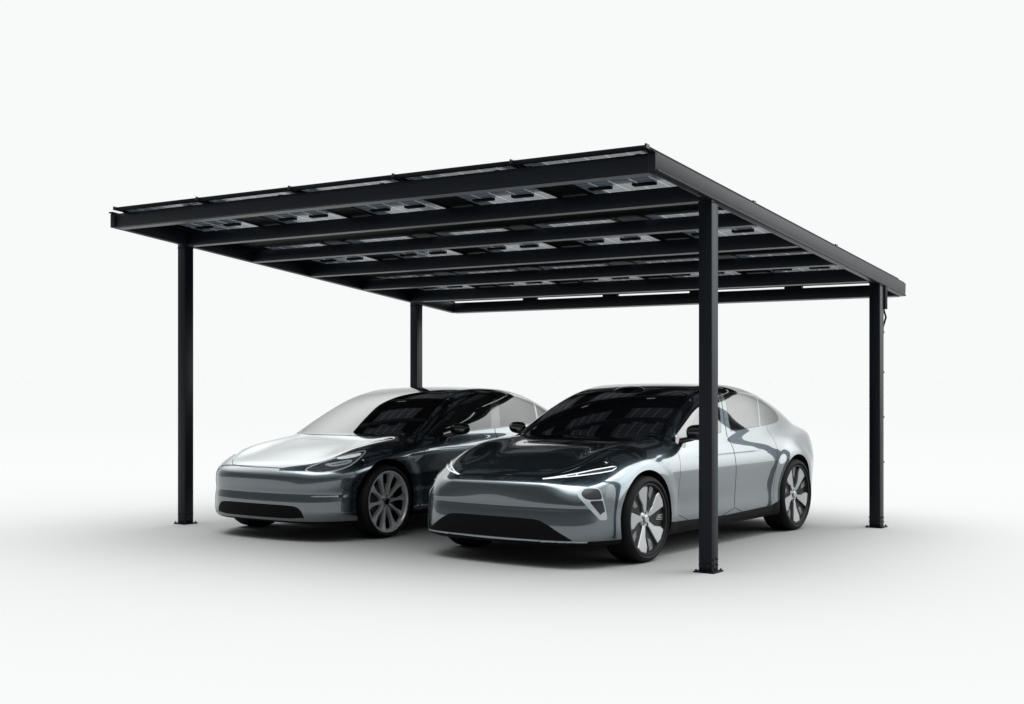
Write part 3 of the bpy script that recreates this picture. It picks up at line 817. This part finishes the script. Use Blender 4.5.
# ------------------------------------------------------------------ carport
def carport():
    root = empty('solar_carport', (0, 0, 0))
    tag(root, 'black flat-roofed solar carport on four square posts sheltering both cars', 'carport')
    SL = -.1105; Y0, Y1 = -.94, 4.45; X0, X1 = .025, 5.975
    zb = lambda y: 2.938 + SL * (y - Y0)              # underside of the beams
    BH = .135
    ang = math.atan(SL)
    rot = Matrix.Rotation(ang, 3, 'X')
    # posts
    P = .112
    post0 = None
    for (x, y) in ((0, 0), (5.915, 0), (5.915, 3.735), (0, 3.735)):
        bm = bmesh.new()
        h = zb(y) + .03
        bm_box(bm, (0, 0, h / 2 + .006), (P, P, h - .012), .006)
        po = bm_out('post', bm, M['powder'], root, smooth=40); po.location = (x, y, 0)
        bm = bmesh.new()
        bm_box(bm, (0, 0, .006), (.172, .172, .012), .003)
        bm_out('base_plate', bm, M['black_metal'], po, smooth=40)
        for sx in (1, -1):
            for sy in (1, -1):
                bm = bmesh.new()
                bm_cyl(bm, (sx * 0.070, sy * 0.070, .0125), (sx * 0.070, sy * 0.070, .022), .009, 6)
                bm_cyl(bm, (sx * 0.070, sy * 0.070, .020), (sx * 0.070, sy * 0.070, .027), .004, 8)
                bm_out('anchor_bolt', bm, M['bolt'], po)
        for zz in (.055, .10):
            for dx, dy in ((1, 0), (-1, 0), (0, -1)):
                for t in (-.03, .03):
                    bm = bmesh.new()
                    c = Vector((dx * P / 2 + (0 if dx else t), dy * P / 2 + (0 if dy else t), zz))
                    bm_cyl(bm, c, c + Vector((dx, dy, 0)) * .009, .009, 6)
                    bm_out('side_bolt', bm, M['bolt'], po)
        # clamp collar with a dark joint under the beam
        bm = bmesh.new()
        bm_box(bm, (0, 0, zb(y) - .012 + abs(SL) * .0), (P + .006, P + .006, .008), .001)
        bm_out('post_joint', bm, M['gap'], po)
    # perimeter: two side beams (full length), front and rear beams between them
    def beam_y(x, w):
        bm = bmesh.new()
        L_ = (Y1 - Y0) / math.cos(ang); ym = (Y0 + Y1) / 2
        bm_box(bm, (x, ym, zb(ym) + BH / 2), (w, L_, BH), .004, rot)
        for s_ in (-1, 1):                     # rolled bottom lip
            bm_box(bm, (x + s_ * (w / 2 + .004), ym, zb(ym) + .010), (.010, L_ - .02, .012), .002, rot)
        return bm_out('side_beam', bm, M['powder'], root, smooth=40)
    beam_y(X0 + .03 - .0, .06); beam_y(X1 - .03, .06)
    def beam_x(y, name, w=.07, h=BH, drop=0.):
        bm = bmesh.new()
        xa, xb = X0 + .062, X1 - .062
        bm_box(bm, ((xa + xb) / 2, y, zb(y) + h / 2 + drop), (xb - xa, w, h), .004, rot)
        return bm_out(name, bm, M['powder'], root, smooth=40)
    def flange(par, y, w=.085):
        bm = bmesh.new(); xa, xb = X0 + .064, X1 - .064
        bm_box(bm, ((xa + xb) / 2, y, zb(y) - .001), (xb - xa, w, .006), .001, rot)
        bm_out('bottom_flange', bm, M['flange'], par)
    fb = beam_x(Y0 + .037, 'front_beam'); flange(fb, Y0 + .055)
    # corner caps of the front beam
    for x in (X0 + .03, X1 - .03):
        bm = bmesh.new(); bm_box(bm, (x, Y0 - .006, zb(Y0) + BH / 2), (.064, .012, BH - .004), .002)
        bm_out('end_cap', bm, M['powder'], root, smooth=40)
    ys = [Y0 + .037 + (Y1 - Y0 - .074) * k / 6 for k in range(7)]
    for k, y in enumerate(ys[1:6]):
        b = beam_x(y, 'rafter', .06, BH - .006 - (.016 if k % 2 else 0.)); flange(b, y, .066)
    rb = beam_x(ys[6], 'rear_beam', .07, BH - .012); flange(rb, ys[6])
    # panel rails, with added black plates for rail shade at each column joint
    pitch = 1.158; nx_ = 5; xs0 = .135
    zt = BH + .014
    for i in range(nx_ + 1):
        x = xs0 + pitch * i
        wd = .36 if 0 < i < nx_ else .20
        xc_ = x + (-.05 if 0 < i < nx_ else (-.03 if i == 0 else -.05))
        bm = bmesh.new()
        ya, yb = Y0 + .02, Y1 - .22
        lead_rail = None
        for dx in (-wd / 2 + .03, wd / 2 - .03):
            bm = bmesh.new()
            bm_box(bm, (xc_ + dx, (ya + yb) / 2, zb((ya + yb) / 2) + BH + .0065), (.045, (yb - ya), .012), .002, rot)
            rl_ = bm_out('panel_rail', bm, M['black_metal'], root, smooth=40); lead_rail = lead_rail or rl_
        bm = bmesh.new()
        bm_box(bm, (xc_, (ya + yb) / 2, zb((ya + yb) / 2) + BH + .010), (wd - .10, yb - ya - .2, .006), .001, rot)
        bm_out('shade_plate', bm, M['trim'], lead_rail)
        if 0 < i < nx_:
            bm = bmesh.new(); yr_ = ys[6] - .01
            bm_box(bm, (xc_ + .04, yr_, zb(yr_) + BH - .004), (.20, .05, .034), .002, rot)
            bm_out('rail_end', bm, M['trim'], root)
    for x in (X0 + .034, X1 - .034):          # closing strips between the side beams and the panels
        bm = bmesh.new(); ym = (Y0 + Y1) / 2
        bm_box(bm, (x, ym - .03, zb(ym) + BH + .0068), (.055, Y1 - Y0 + .05, .012), .002, rot)
        bm_out('closing_strip', bm, M['black_metal'], root)
    # panels: dark framed glass with printed cell lines, junction boxes underneath
    pw, pd = pitch - .018, (Y1 - Y0 + .02) / 3 - .022
    pan = None
    n3 = 3
    for j in range(n3):
        yc = Y0 - .055 + (pd + .022) * (j + .5)
        for i in range(nx_):
            xc_ = xs0 + pitch * (i + .5)
            if pan is None:
                bm = bmesh.new(); fw = .026
                for s_ in (-1, 1):
                    bm_box(bm, (s_ * (pw / 2 - fw / 2), 0, .017), (fw, pd, .034), .002)
                    bm_box(bm, (0, s_ * (pd / 2 - fw / 2), .017), (pw - 2 * fw - .001, fw, .034), .002)
                pan = bm_out('solar_panel', bm, M['black_metal'], root, smooth=40)
                bm = bmesh.new(); bm_box(bm, (0, 0, .024), (pw - 2 * fw - .002, pd - 2 * fw - .002, .006))
                bm_out('cell_sheet', bm, M['cells'], pan)
                for k in range(3):
                    bm = bmesh.new()
                    xk = (k - 1) * .40 + .05
                    bm_box(bm, (xk, .02, .012), (.20, .055, .018), .003)
                    bm_out('junction_box', bm, M['trim'], pan, smooth=40)
                p = pan
            else:
                p = pan.copy(); COL.objects.link(p); p.parent = root
                for ch in list(pan.children):
                    d = ch.copy(); COL.objects.link(d); d.parent = p
            p.location = (xc_, yc, zb(yc) + zt); p.rotation_euler = (ang, 0, 0)
            # clamps at the front edge of each column joint
    for i in range(nx_ + 1):
        for yy in (Y0 - .04, Y0 + 1.75, Y0 + 3.56):
            bm = bmesh.new(); x = xs0 + pitch * i
            bm_box(bm, (x, yy, zb(yy) + zt + .020), (.016, .05, .034), .003, rot)
            bm_out('panel_clamp', bm, M['bolt'], root)
    # drip channels under the joints between panel rows
    for j in (1, 2, 3):
        yj = Y0 - .055 + (pd + .022) * j - .011
        for i in range(nx_):
            bm = bmesh.new(); x = xs0 + pitch * (i + .5)
            bm_box(bm, (x + .06, yj, zb(yj) + zt - .012), (pitch - .40, .05, .010), .001, rot)
            if j < 3: bm_out('drip_channel', bm, M['flange'], root)
            else: bm.free()
        bm = bmesh.new()                     # added black sheet darkens the underside of the row's rear half
        yk = yj - .255
        bm_box(bm, ((X0 + X1) / 2, yk, zb(yk) + zt - .012), (X1 - X0 - .2, .40, .006), .001, rot)
        bm_out('dark_sheet', bm, M['trim'], root)
    # conduit and cable on the rear right post
    bm = bmesh.new()
    bm_box(bm, (5.915 + P / 2 - .02, 3.735 + P / 2 + .035, zb(3.735) - .12), (.07, .07, .24), .006)
    bx_ = bm_out('cable_box', bm, M['black_metal'], root, smooth=40)
    bm = bmesh.new()
    xk, yk = 5.915 + P / 2 - .02, 3.735 + P / 2 + .012
    bm_tube(bm, [(xk, yk + .03, zb(3.735) - .23), (xk + .02, yk + .05, zb(3.735) - .32), (xk, yk + .02, zb(3.735) - .42), (xk, yk, zb(3.735) - .6), (xk, yk, .03)], .010, 8)
    for zz in (1.95, 1.55, 1.1, .65):
        bm_box(bm, (xk, yk, zz), (.035, .03, .02), .003)
    bm_out('cable', bm, M['black_metal'], bx_, smooth=40)

def cell_material():
    m, nt, b = new_mat('bifacial solar cells'); L = nt.links.new
    tc = nt.nodes.new('ShaderNodeTexCoord'); sep = nt.nodes.new('ShaderNodeSeparateXYZ'); L(tc.outputs['Object'], sep.inputs[0])
    def mth(op, a, b2=None, c2=None):
        n = nt.nodes.new('ShaderNodeMath'); n.operation = op
        for i, v in enumerate((a, b2, c2)):
            if v is None: continue
            if isinstance(v, (int, float)): n.inputs[i].default_value = v
            else: L(v, n.inputs[i])
        return n.outputs[0]
    def lines(o, per, wd):
        q = mth('ABSOLUTE', mth('SUBTRACT', mth('FRACT', mth('ADD', mth('DIVIDE', o, per), 100.5)), .5))
        return mth('LESS_THAN', q, wd / per / 2)
    ln = mth('MAXIMUM', lines(sep.outputs['X'], .182, .013), lines(sep.outputs['Y'], .0915, .003))
    mx = nt.nodes.new('ShaderNodeMix'); mx.data_type = 'RGBA'; L(ln, mx.inputs[0])
    mx.inputs[6].default_value = (.020, .022, .026, 1); mx.inputs[7].default_value = (.28, .29, .31, 1)
    L(mx.outputs[2], b.inputs['Base Color']); b.inputs['Roughness'].default_value = .18
    tr = nt.nodes.new('ShaderNodeBsdfTranslucent')
    mx2 = nt.nodes.new('ShaderNodeMix'); mx2.data_type = 'RGBA'; L(ln, mx2.inputs[0])
    mx2.inputs[6].default_value = (.085, .094, .105, 1); mx2.inputs[7].default_value = (.20, .21, .22, 1)
    L(mx2.outputs[2], tr.inputs['Color'])
    ms = nt.nodes.new('ShaderNodeAddShader'); L(b.outputs[0], ms.inputs[0]); L(tr.outputs[0], ms.inputs[1])
    out = nt.nodes['Material Output']; L(ms.outputs[0], out.inputs['Surface'])
    return m
M['cells'] = cell_material()
M['flange'] = pbr('grey bottom flange', (.017, .019, .022), .4, spec=.32, var=.1)
carport()

# ------------------------------------------------------------------ cars
def car_N():
    c = CN_
    root = empty('parked_car', (4.335, .22, 0), R(-1.5))
    tag(root, CAR_N_LABEL, 'car', 'cars parked under the carport')
    f = make_field(c)
    def top(x, y):
        zz = np.linspace(1.7, .9, 801); v = f(np.full(801, x), np.full(801, y), zz)
        return zz[np.nonzero(v < 0)[0][0]]
    c['_top'] = top
    c['regions'] = regions_N(c)
    c['zones'] = [(lambda V: V[:, 2] - .222 + .02 * sstep(-.3, .3, V[:, 1]), 2), (lambda V: np.where(V[:, 1] > 3.2, V[:, 2] - (.34 + .06 * (V[:, 1] - 3.4)), 1.), 2)]
    c['body_mats'] = ['paint', 'gap', 'trim', 'gloss_black']
    s, ob = build_body(root, c, f)
    place_wheels(root, c, 'blade')
    bm = bmesh.new()
    nu = 20; rings = []
    for i in range(13):
        t = -1 + i / 6; gx = .165 * t; g = max(0., 1 - abs(t) ** 3) ** .5
        yc = 1.25 + .03 * gx * gx; zc = float(c['_top'](gx, yc))
        rings.append([bm.verts.new((gx, yc + .085 * g * math.cos(2 * math.pi * k / nu) + .0005 * k, zc - .004 + .030 * g * math.sin(2 * math.pi * k / nu) + .035 * g * math.cos(2 * math.pi * k / nu))) for k in range(nu)])
    for i in range(12):
        for k in range(nu): bm.faces.new((rings[i][k], rings[i][(k + 1) % nu], rings[i + 1][(k + 1) % nu], rings[i + 1][k]))
    bm_out('roof_sensor', bm, M['gloss_black'], root, smooth=60)
    for sd in (1, -1): make_mirror(ob['fd%d' % sd], sd, 1.01 if sd > 0 else .945, .74 if sd > 0 else .80, 1.025, 1. if sd > 0 else .85, ('gloss_black', 'gloss_black'))
    return root, s, ob
def car_T():
    c = CT_
    root = empty('parked_car', (1.57, .27, 0), 0)
    tag(root, CAR_T_LABEL, 'car', 'cars parked under the carport')
    f = make_field(c)
    c['regions'] = regions_T(c)
    c['zones'] = [(lambda V: V[:, 2] - .19, 2)]
    c['body_mats'] = ['paint', 'gap', 'trim', 'gloss_black']
    s, ob = build_body(root, c, f)
    place_wheels(root, c, 'turbine')
    for sd in (1,): make_mirror(ob['fd%d' % sd], sd, 1.0, .99, .985, .9, ('gloss_black', 'gloss_black'))
    return root, s, ob
CAR_N_LABEL = 'grey car nearer the right-hand post, slim slit headlamps above twin-lens lower lamps'
CAR_T_LABEL = 'grey car on the left, partly behind the other, with almond headlamps and ten-spoke wheels'
car_N(); car_T()

# ------------------------------------------------------------------ camera
cam = bpy.data.cameras.new('camera'); co = bpy.data.objects.new('camera', cam); COL.objects.link(co)
co.location = (10.4072, -9.0490, 1.46); co.rotation_euler = (R(90), 0, .610109)
cam.sensor_width = 36; cam.lens = 1305.68 / 1024 * 36; cam.shift_y = (381.12 - 352) / 1024
cam.clip_end = 20000; cam.clip_start = .1
SC.camera = co
SC.view_settings.view_transform = 'Standard'; SC.view_settings.look = 'None'; SC.view_settings.exposure = 0; SC.view_settings.gamma = 1
SC.render.engine = 'CYCLES'
SC.cycles.max_bounces = 8
